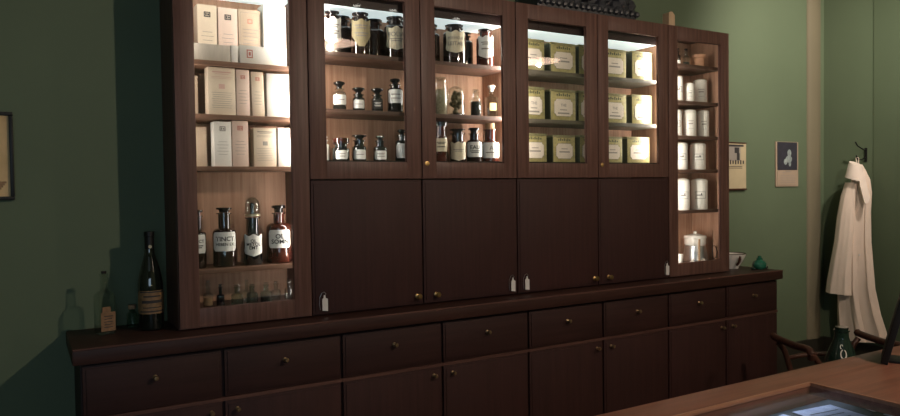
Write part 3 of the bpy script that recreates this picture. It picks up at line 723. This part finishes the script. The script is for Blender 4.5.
t = thing('mortar_bowl', 'white porcelain mortar with a brown handle at right end of the worktop', 'bowl', (4.862, .13, zw))
MB().lathe([(0, 0), (.045, 0), (.048, .012), (.075, .05), (.092, .088), (.094, .098), (.088, .098), (.068, .052), (.03, .022), (0, .018)], n=32).build('bowl', M['porc'], t)
MB().tube([(-.045, -.078, .030), (-.048, -.098, .05), (-.047, -.104, .072), (-.040, -.100, .088)], [.008, .009, .009, .008]).build('handle', M['chair'], t)
MB().tube([(.092*math.cos(k/24*2*PI), .092*math.sin(k/24*2*PI), .0995) for k in range(25)], .003, 6).build('rim_band', M['chair'], t)
t = thing('inkwell', 'emerald green glass inkwell at right end of the worktop', 'inkwell', (4.955, -.02, zw))
MB().lathe([(0, 0), (.030, 0), (.044, .014), (.047, .032), (.040, .050), (.022, .060), (.018, .066), (0, .066)]).build('body', M['emerald'], t)
MB().lathe([(0, .0665), (.021, .0665), (.021, .074), (.011, .079), (.013, .088), (0, .092)]).build('stopper', M['emerald'], t)
for s_ in (-1, 1):
    MB().lathe([(0, 0), (.012, 0), (.016, .009), (.012, .018), (0, .020)]).build('side_cup', M['greenglass'], t, (s_*.064, 0, 0))

cr = MB()
cr.box(3.15, 3.885, .03, .27, 2.4945, 2.56, .012); cr.box(3.20, 3.86, .05, .25, 2.56, 2.80, .03)
rr = random.Random(5)
for k in range(90):
    s_ = rr.uniform(.022, .05); x = rr.uniform(3.22, 3.85); zz = rr.uniform(2.54, 2.78)
    cr.lathe([(0, -s_), (s_*.7, -s_*.7), (s_, 0), (s_*.7, s_*.7), (0, s_)], c=(x, .052, zz), n=8)
for k in range(18):
    cr.lathe([(0, -.02), (.018, -.010), (.02, 0), (.016, .012), (0, .02)], c=(3.17+.042*k, .028, 2.528), n=8)
tag(cr.build('carved_casket', M['crest']), 'dark carved wooden casket on top of the tin cabinet', 'casket')
o = MB().prism([(0, 0), (.052, 0), (.052, .070), (.030, .088), (.020, .088), (0, .080)], 0, .05).build('wood_block', M['block'], None, (4.160, .03, 2.4945), smooth=False)
tag(o, 'small light wooden block on top of the cabinets above the jar cabinet edge', 'block')

# ------------------------------------------------------------------ pictures on the back wall
t = thing('framed_picture', 'yellowed parchment picture in dark frame on the far left wall', 'picture', (.50, .300, 1.497))
fr = MB(); W2, HH = .212, .350
fr.box(-W2, W2, -.022, 0, 0, .014, .003); fr.box(-W2, W2, -.022, 0, HH-.014, HH, .003)
fr.box(-W2, -W2+.014, -.022, 0, .0145, HH-.0145, .003); fr.box(W2-.014, W2, -.022, 0, .0145, HH-.0145, .003)
fr.build('frame', M['iron'], t)
pp = box('print', M['parch'], -W2+.0145, W2-.0145, -.010, -.001, .0145, HH-.0145, t)
marks([('b', .02*math.sin(k), .10+.035*k, .26-.03*(k % 3), .004) for k in range(6)], lambda u, v: Vector((u, -.0106, v))).build('drawn_lines', M['cartonb'], pp, smooth=False)
marks([('b', .14+.006*k, .030+.008*k, .03, .008) for k in range(6)], lambda u, v: Vector((u, -.0106, v))).build('drawn_root', M['cork'], pp, smooth=False)
t = thing('wall_poster', 'yellowed poster with dark portrait at top, partly behind the jar cabinet', 'poster', (5.085, .300, 1.477))
pb = box('sheet', M['poster'], -.148, .148, -.010, 0, .012, .334, t)
box('bottom_batten', M['chair'], -.150, .150, -.016, 0, 0, .0115, t)
box('top_batten', M['chair'], -.150, .150, -.014, 0, .3345, .342, t)
su = lambda u, v: Vector((u, -.0105, v))
marks([('b', -.01, .265, .19, .11)], su).build('printed_picture', M['greyink'], pb, smooth=False)
marks([('b', .02, .318, .20, .014), ('b', .045, .285, .05, .04), ('b', .06, .24, .03, .05)]+[('b', -.08+.028*k, .200, .014, .030-.006*(k % 2)) for k in range(8)]+[('b', 0, .170-.012*k, .21, .004) for k in range(2)], lambda u, v: Vector((u, -.0110, v))).build('printed_text', M['ink'], pb, smooth=False)
t = thing('wall_calendar', 'hanging calendar with dark portrait photo above a tan date sheet', 'calendar', (5.716, .300, 1.497))
box('backing', M['calpaper'], -.136, .136, -.008, 0, 0, .338, t)
ph = box('photo', M['photo'], -.120, .120, -.011, -.0083, .125, .335, t)
mb = MB()   # pale seated figure of the photo: head, chest, lap, blurred beyond recognition
for cx, cz, a, b in ((.012, .262, .032, .038), (.005, .205, .055, .036), (-.045, .180, .030, .030), (.02, .163, .020, .030)):
    cx, cz, a, b = cx*.8+.012, .215+(cz-.215)*.8, a*.72, b*.75; mb.prism([(cx+a*math.cos(k/14*2*PI), cz+b*math.sin(k/14*2*PI)) for k in range(14)], -.0116-.0002*cx*10, -.0112)
mb.build('printed_figure', M['paleprint'], ph, smooth=False)
pd = box('date_sheet', M['calpaper'], -.122, .122, -.012, -.0083, .012, .122, t)
marks([('t', 'S', -.02, .112, .008, .012), ('b', .005, .112, .06, .006), ('b', -.045, .104, .03, .004)]+[('b', 0, .085-.014*k, .18, .003) for k in range(5)], lambda u, v: Vector((u, -.0125, v))).build('printed_text', M['greyink'], pd, smooth=False)

# ------------------------------------------------------------------ coat on its hook (right wall)
t = thing('coat_hook', 'dark iron double coat hook on the right wall', 'hook', (6.2, -.03, 1.72))
MB().box(-.008, 0, -.010, .010, -.045, .06, .003).build('back_plate', M['iron'], t)
MB().tube([(-.008, 0, .045), (-.04, .005, .050), (-.08, .02, .075), (-.09, .03, .105)], [.0045, .0045, .0045, .006]).build('upper_prong', M['iron'], t)
MB().tube([(-.008, 0, -.01), (-.06, 0, -.030), (-.11, 0, -.028), (-.13, 0, .0)], [.0045, .0045, .0045, .006]).build('lower_prong', M['iron'], t)
def ringf(z, yc, hw, ht, xc, n=40, amp=.0, k=7, ph=0, slope=0):
    R = []
    for i in range(n):
        a = 2*PI*i/n
        m_ = 1+amp*math.sin(k*a+ph)+amp*.6*math.sin((k*2+1)*a+ph*1.7)
        y = yc+hw*math.cos(a)*(1+amp*.3*math.sin(k*a))
        R.append(Vector((xc+ht*math.sin(a)*m_, y, z+slope*(y-yc))))
    return R
t = thing('lab_coat', 'long cream cotton coat hanging on the hook at the right wall', 'coat', (0, 0, 0))
sec = [(1.655, -.035, .020, .018, 6.10, .0), (1.61, -.040, .040, .030, 6.10, .05), (1.54, -.045, .066, .045, 6.10, .08), (1.44, -.040, .082, .052, 6.10, .12), (1.30, -.025, .088, .055, 6.10, .16),
       (1.08, -.012, .104, .056, 6.10, .20), (.90, -.010, .120, .056, 6.10, .22), (.73, -.008, .136, .056, 6.10, .24), (.55, -.030, .155, .052, 6.095, .26), (.42, -.055, .172, .046, 6.09, .28), (.335, -.062, .178, .042, 6.09, .30)]
cb = MB().loft([ringf(z_, yc, hw, ht, xc, amp=am, ph=z_*1.3, slope=-.30*max(0, (.6-z_))) for z_, yc, hw, ht, xc, am in sec])
cbody = cb.build('coat_body', M['cloth'], t)
ssec = [(1.52, -.005, .045, .030, 6.050), (1.42, .006, .055, .038, 6.030), (1.26, .018, .062, .040, 6.012), (1.08, .028, .068, .042, 6.005), (.90, .048, .080, .044, 6.000), (.78, .060, .091, .044, 6.000), (.70, .066, .096, .043, 6.000), (.685, .066, .096, .043, 6.000)]
MB().loft([ringf(z_, yc, hw, ht, xc, amp=.05+.10*(1.5-z_), k=5, ph=z_*2.2, slope=.03) for z_, yc, hw, ht, xc in ssec]).build('sleeve', M['cloth'], t)
# collar: standing fold round the neck and a flap turned out to the right
col_ = MB()
col_.loft([[Vector((6.04+.055*math.sin(a)*.9-.012*e, -.040+(.052+.016*e)*math.cos(a), zz+.02*math.cos(a))) for a in [2*PI*k/20 for k in range(20)]] for zz, e in ((1.66, -.6), (1.62, 0), (1.575, .5), (1.545, .9))])
col_.loft([[Vector((6.02, -.085, 1.60)), Vector((6.035, -.070, 1.60)), Vector((6.05, -.100, 1.60))],
           [Vector((5.995, -.100, 1.50)), Vector((6.03, -.070, 1.49)), Vector((6.04, -.125, 1.50))],
           [Vector((5.985, -.130, 1.41)), Vector((6.02, -.105, 1.39)), Vector((6.02, -.160, 1.41))],
           [Vector((5.990, -.140, 1.365)), Vector((6.00, -.130, 1.362)), Vector((6.00, -.160, 1.372))]])
col_.build('collar', M['collar'], t)
MB().tube([(6.09, -.036, 1.655), (6.085, -.040, 1.70), (6.075, -.032, 1.712), (6.08, -.022, 1.70), (6.09, -.026, 1.655)], .003, 6).build('hanging_loop', M['collar'], t)
MB().lathe([(0, 0), (.007, 0), (.007, .003), (0, .004)]).map(lambda c: Vector((6.035-c.z, -.075+c.x, .985+c.y))).build('button', M['tagw'], t)

# ------------------------------------------------------------------ armchair with scroll arms
t = thing('scroll_armchair', 'low reddish brown wooden armchair with curved crossing legs behind the table', 'chair', (4.650, -.745, 0), math.radians(-23.9))
def bez(P, n=16):
    out = []
    for i in range(len(P)-1):
        p0 = Vector(P[max(i-1, 0)]); p1 = Vector(P[i]); p2 = Vector(P[i+1]); p3 = Vector(P[min(i+2, len(P)-1)])
        for k in range(n//4+1):
            s_ = k/(n//4+1)
            out.append(.5*((2*p1)+(p2-p0)*s_+(2*p0-5*p1+4*p2-p3)*s_*s_+(3*p1-p0-3*p2+p3)*s_**3))
    out.append(Vector(P[-1])); return out
for yy in (-.14, .18):
    for s_ in (-1, 1):
        y2 = yy+.016*s_
        MB().tube(bez([(-.27*s_, y2, .0165), (-.17*s_, y2, .13), (0, y2, .235), (.15*s_, y2, .34), (.195*s_, y2, .46), (.225*s_, y2, .55), (.262*s_, y2, .597)]), .016, 10).build('leg', M['chair'], t)
for s_ in (-1, 1):
    MB().tube(bez([(.268*s_, -.150, .578), (.272*s_, -.158, .606), (.270*s_, -.12, .624), (.266*s_, 0, .618), (.266*s_, .18, .624), (.266*s_, .215, .632)]), .020, 12).build('armrest', M['chair'], t)
MB().tube([(-.205, .182, .50), (-.10, .192, .512), (0, .195, .516), (.10, .192, .512), (.205, .182, .50)], .014, 10).build('back_rail', M['chair'], t)
mb = MB(); mb.loft([[Vector((x, y, .43-.015*math.cos(x/.19*PI/2)+dz)) for x, y, dz in [(x_, -.19, 0) for x_ in [-.165+.33*k/8 for k in range(9)]]+[(x_, -.19, .02) for x_ in [.165-.33*k/8 for k in range(9)]]] if False else
        [Vector((-.165+.33*k/8, yv, .395-.015*math.cos((-.165+.33*k/8)/.165*PI/2))) for k in range(9)]+[Vector((.165-.33*k/8, yv, .413-.015*math.cos((.165-.33*k/8)/.165*PI/2))) for k in range(9)] for yv in (-.12, -.02, .06, .16)])
mb.build('seat', M['leather'], t)
t = thing('conical_flask', 'large dark green conical flask with white mark standing on the chair seat', 'flask', (4.640, -.765, .3988), face_cam(4.625, -.765, 1))
MB().lathe([(0, 0), (.105, 0), (.116, .008), (.116, .020), (.105, .06), (.085, .13), (.060, .20), (.042, .245), (.037, .262), (.036, .292), (.041, .294), (.041, .302), (.030, .302), (0, .300)], n=32).build('body', M['greenglass'], t)
MB().lathe([(0, .3025), (.034, .3025), (.036, .318), (0, .320)]).build('stopper', M['greenglass'], t)
def cone(u, v):
    r = .116-(.116-.042)*max(0, min(1, (v-.02)/.225))
    r = {True: r}[True]+.010
    return Vector((r*math.sin(u/.075), -r*math.cos(u/.075), v))
ringm = MB(); bm = ringm.bm
def arcband(cx, cz, rx, rz, a0, a1, th, n=18):
    pr_ = None
    for k in range(n+1):
        a = math.radians(a0+(a1-a0)*k/n)
        p = bm.verts.new(cone(cx+rx*math.cos(a), cz+rz*math.sin(a))); q_ = bm.verts.new(cone(cx+(rx-th)*math.cos(a), cz+(rz-th)*math.sin(a)))
        if pr_: bm.faces.new((pr_[0], p, q_, pr_[1]))
        pr_ = (p, q_)
arcband(.010, .180, .017, .026, 100, 430, .006)
arcband(.000, .218, .010, .013, 20, 260, .005)
ringm.build('printed_mark', M['tagw'], t, smooth=False)

# ------------------------------------------------------------------ display table in front
TX0, TX1, TY0, TY1, TZ = 1.45, 3.86, -2.36, -1.612, .90
IX0, IX1, IY0, IY1 = 1.62, 2.822, -2.24, -1.738
t = thing('display_table', 'red brown wooden display table with a glass inset top at lower right', 'table', ((TX0+TX1)/2, (TY0+TY1)/2, 0))
def ft():
    mb = MB()
    mb.box(TX0, TX1, IY1, TY1, TZ-.035, TZ, .003); mb.box(TX0, TX1, TY0, IY0, TZ-.035, TZ, .003)
    mb.box(TX0, IX0, IY0, IY1, TZ-.0352, TZ-.0002); mb.box(IX1, TX1, IY0, IY1, TZ-.0352, TZ-.0002)
    mb.build('table_top', M['table'])
    box('glass_inset', M['tableglass'], IX0-.001, IX1+.001, IY0-.001, IY1+.001, TZ-.016, TZ-.010)
    bd = MB()
    bd.box(IX0-.006, IX1+.006, IY1-.003, IY1+.006, TZ-.009, TZ+.003, .002); bd.box(IX0-.006, IX1+.006, IY0-.006, IY0+.003, TZ-.009, TZ+.003, .002)
    bd.box(IX0-.006, IX0+.003, IY0+.0035, IY1-.0035, TZ-.009, TZ+.003, .002); bd.box(IX1-.003, IX1+.006, IY0+.0035, IY1-.0035, TZ-.009, TZ+.003, .002)
    bd.build('inset_bead', M['bead'])  # paler strips paint in the bright line of the inset edge
    c = MB(); zc = TZ-.10
    c.box(TX0+.04, TX1-.04, TY0+.04, TY1-.04, zc-.02, zc); 
    c.build('tray', M['cavity'])
    a = MB()
    a.box(TX0+.04, TX1-.04, TY1-.06, TY1-.04, zc+.0005, TZ-.0355); a.box(TX0+.04, TX1-.04, TY0+.04, TY0+.06, zc+.0005, TZ-.0355)
    a.box(TX0+.04, TX0+.06, TY0+.0605, TY1-.0605, zc+.0005, TZ-.0355); a.box(TX1-.06, TX1-.04, TY0+.0605, TY1-.0605, zc+.0005, TZ-.0355)
    a.build('apron', M['table'])
    for x in (TX0+.07, TX1-.07):
        for y in (TY0+.07, TY1-.07):
            MB().loft([[Vector((x+s_*a_, y+s_*b_, z_)) for a_, b_ in ((1, 1), (-1, 1), (-1, -1), (1, -1))] for z_, s_ in ((0, .02), (TZ-.121, .03))]).build('leg', M['table'], None, smooth=False)
adopt(t, ft)
zs = TZ-.10
def sheet(name, lb, cat, x, y, w, d, rz, m, zz=0, g=None):
    o = thing(name, lb, cat, (x, y, zs+.0003+zz), rz, g)
    b = MB().box(-w/2, w/2, -d/2, d/2, 0, .0012).build('page', M[m], o)
    marks([('b', 0, d*.32-d*.11*k, w*(.72-.1*(k % 3)), d*.025) for k in range(7)], lambda u, v: Vector((u, v, .0016))).build('printed_text', M['photo'], b, smooth=False)
    return o
gP = 'papers under the table glass'
sheet('paper_sheet', 'pale blue paper sheet at left under the table glass', 'paper', 2.66, -1.80, .22, .20, .10, 'bluepaper', 0, gP)
sheet('paper_sheet', 'pale blue paper sheet in the middle under the table glass', 'paper', 2.865, -1.835, .17, .26, -.12, 'bluepaper', .002, gP)
sheet('paper_sheet', 'pale blue paper sheet nearest the glass inset\'s right corner', 'paper', 3.03, -1.99, .14, .22, -.35, 'bluepaper', .004, gP)
sheet('paper_card', 'pinkish paper card between the blue sheets under the table glass', 'paper', 3.045, -1.80, .07, .10, -.3, 'pinkpaper', .006, gP)

# cool LED strip under the back edge of the table frame
box('light_strip', M['steel'], -.75, .75, .300, .306, TZ-.050, TZ-.040, t)
L = bpy.data.lights.new('table_light', 'AREA'); L.shape = 'RECTANGLE'; L.size = 1.3; L.size_y = .012; L.energy = .6; L.color = (.66, .78, 1)
o = bpy.data.objects.new('table_light', L); COL.objects.link(o); o.location = (2.7, TY1-.075, TZ-.053)
o.rotation_euler = Vector((0, -.6, -.8)).to_track_quat('-Z', 'Y').to_euler()
# leaning stand and white card on the table
t = thing('sign_holder', 'dark leaning tabletop stand at the right edge of the photo', 'stand', (3.315, -1.700, TZ+.0004), math.radians(27))
mb = MB().box(-.09, .09, -.011, .011, .0, .36, .003).map(lambda c: Matrix.Rotation(math.radians(14), 3, 'X') @ c)
zmin = min(v.co.z for v in mb.bm.verts); mb.map(lambda c: c-Vector((0, 0, zmin)))
mb.build('panel', M['iron'], t)
MB().box(-.05, .05, -.075, -.0125, 0, .008, .002).build('foot', M['iron'], t)
t2 = MB().prism([(-.03, 0), (.03, 0), (.03, .045), (-.03, .045)], -.001, .001).build('place_card', M['tagw'], None, (3.735, -1.66, TZ+.0004), .4, smooth=False)
tag(t2, 'small white card standing on the table behind the leaning stand', 'card')

# ------------------------------------------------------------------ lamps of the room
def pendant(x, y, lb, watts, color=(1, .80, .62)):
    t = thing('pendant_lamp', lb, 'lamp', (x, y, 3.3495), 0, 'enamel pendant lamps of the shop')
    MB().lathe([(0, -.03), (.05, -.03), (.055, -.001), (0, -.001)]).build('ceiling_rose', M['iron'], t)
    MB().tube([(0, 0, -.0305), (0, 0, -.27)], .005, 8).build('cord', M['iron'], t)
    MB().lathe([(0, -.34), (.025, -.34), (.03, -.30), (.02, -.272), (0, -.2705)]).build('socket', M['iron'], t)
    MB().lathe([(.032, -.335), (.08, -.36), (.16, -.43), (.235, -.50), (.240, -.505), (.233, -.505), (.155, -.437), (.076, -.368), (.03, -.342)], n=40).build('shade', M['enamel'], t)
    MB().lathe([(0, -.490), (.022, -.485), (.034, -.47), (.030, -.445), (.016, -.41), (.014, -.345), (0, -.345)]).build('bulb', M['bulb'], t)
    MB().lathe([(0, -.512), (.225, -.506), (.232, -.500), (.225, -.498), (.03, -.500), (0, -.500)], n=40).build('opal_diffuser', M['opal'], t)
    L = bpy.data.lights.new('pendant_light', 'POINT'); L.energy = watts; L.color = color; L.shadow_soft_size = .02
    o = bpy.data.objects.new('pendant_light', L); COL.objects.link(o); o.location = (x, y, 3.35-.545)
pendant(3.16, -3.05, 'enamel pendant lamp hanging nearer the display table', 128)
pendant(5.45, -2.95, 'enamel pendant lamp hanging nearer the coat', 36)
for x, lb in ((3.62, 'ceiling downlight nearest the first pendant'), (4.02, 'ceiling downlight between its two neighbours'), (4.78, 'ceiling downlight nearest the second pendant')):
    t = thing('ceiling_downlight', lb, 'lamp', (x, -3.5, 3.3495), 0, 'small ceiling downlights')
    MB().lathe([(0, -.012), (.04, -.012), (.05, -.004), (.05, 0), (0, 0)]).build('ring', M['steel'], t)
    MB().lathe([(0, -.0165), (.036, -.0165), (.036, -.0125), (0, -.0125)]).build('diffuser', M['lamp_disc'], t)
# unseen spotlight added to brighten the right end of the back wall
t = thing('ceiling_spotlight', 'ceiling spotlight turned towards the right end of the green wall', 'lamp', (5.25, -1.5, 3.3495))
MB().lathe([(0, -.02), (.05, -.02), (.05, 0), (0, 0)]).build('mount', M['iron'], t)
MB().tube([(0, 0, -.0205), (0, 0, -.07)], .008).build('stem', M['iron'], t)
MB().lathe([(0, 0), (.04, 0), (.045, .10), (.040, .10), (.036, .01), (0, .01)]).map(lambda c: Matrix.Rotation(math.radians(-130), 3, 'X') @ c + Vector((0, 0, -.075))).build('lamp_head', M['iron'], t)
L = bpy.data.lights.new('wall_spot', 'SPOT'); L.energy = 172; L.color = (1, .86, .73); L.spot_size = math.radians(76); L.spot_blend = .9; L.shadow_soft_size = .05
o = bpy.data.objects.new('wall_spot', L); COL.objects.link(o); o.location = (5.25, -1.39, 3.17)
o.rotation_euler = (Vector((5.75, .3, 2.25))-Vector(o.location)).to_track_quat('-Z', 'Y').to_euler()
# LED strips inside the cabinets
def pstrip(cabinet, *a):
    before = set(COL.objects); strip(None, *a)
    for o in set(COL.objects)-before:
        if o.type == 'MESH': o.parent = cabinet; o.location = -cabinet.location
pstrip(cab, G1-.022, 1.66, 2.38, -1, 5.2)
pstrip(cab, G0+.022, 1.66, 2.38, 1, 1.2)  # extra strip added to even out the light on the cartons
pstrip(cab, G1-.022, 1.22, 1.59, -1, 1.0)  # lower run added to brighten the brown bottles
pstrip(cab, G1-.022, 1.03, 1.16, -1, .22)  # low fill added for the small bottles on the cabinet floor
pstrip(cabA, A0+.0245, 1.68, 2.14, 1, 2.2)
pstrip(cabA, A0+.0245, 2.17, 2.37, 1, 1.6)
pstrip(cabA, B0-.0245, 1.68, 2.36, -1, 6.0)
pstrip(cabB, B0+.0245, 1.68, 2.36, 1, 3.0)
pstrip(cabB, R0-.0245, 1.68, 2.37, -1, 4.6)
pstrip(cabR, R0+.0245, 1.05, 2.41, 1, 7.0)

# ------------------------------------------------------------------ world, camera, colour
w = bpy.data.worlds.new('world'); S.world = w; w.use_nodes = True
w.node_tree.nodes['Background'].inputs[0].default_value = (.62, .80, 1.0, 1)
w.node_tree.nodes['Background'].inputs[1].default_value = 3.3
cam = bpy.data.cameras.new('camera'); co = bpy.data.objects.new('camera', cam); COL.objects.link(co)
cam.sensor_width = 36; cam.lens = 715.88/900*36; cam.clip_start = .05
yaw, pit, rol = .5366, -.0278, -.0138
f = Vector((math.sin(yaw), math.cos(yaw), 0)); r_ = Vector((math.cos(yaw), -math.sin(yaw), 0)); u_ = Vector((0, 0, 1))
f2 = f*math.cos(pit)+u_*math.sin(pit); u2 = u_*math.cos(pit)-f*math.sin(pit)
r3 = r_*math.cos(rol)+u2*math.sin(rol); u3 = -r_*math.sin(rol)+u2*math.cos(rol)
mt = Matrix((r3, u3, -f2)).transposed().to_4x4(); mt.translation = Vector((CAMX, CAMY, 1.5201))
co.matrix_world = mt
S.camera = co
S.view_settings.view_transform = 'Standard'; S.view_settings.look = 'None'
S.view_settings.exposure = 0; S.view_settings.gamma = 1; S.view_settings.use_curve_mapping = False
S.cycles.use_denoising = True
S.cycles.transparent_max_bounces = 24
S.cycles.max_bounces = 8
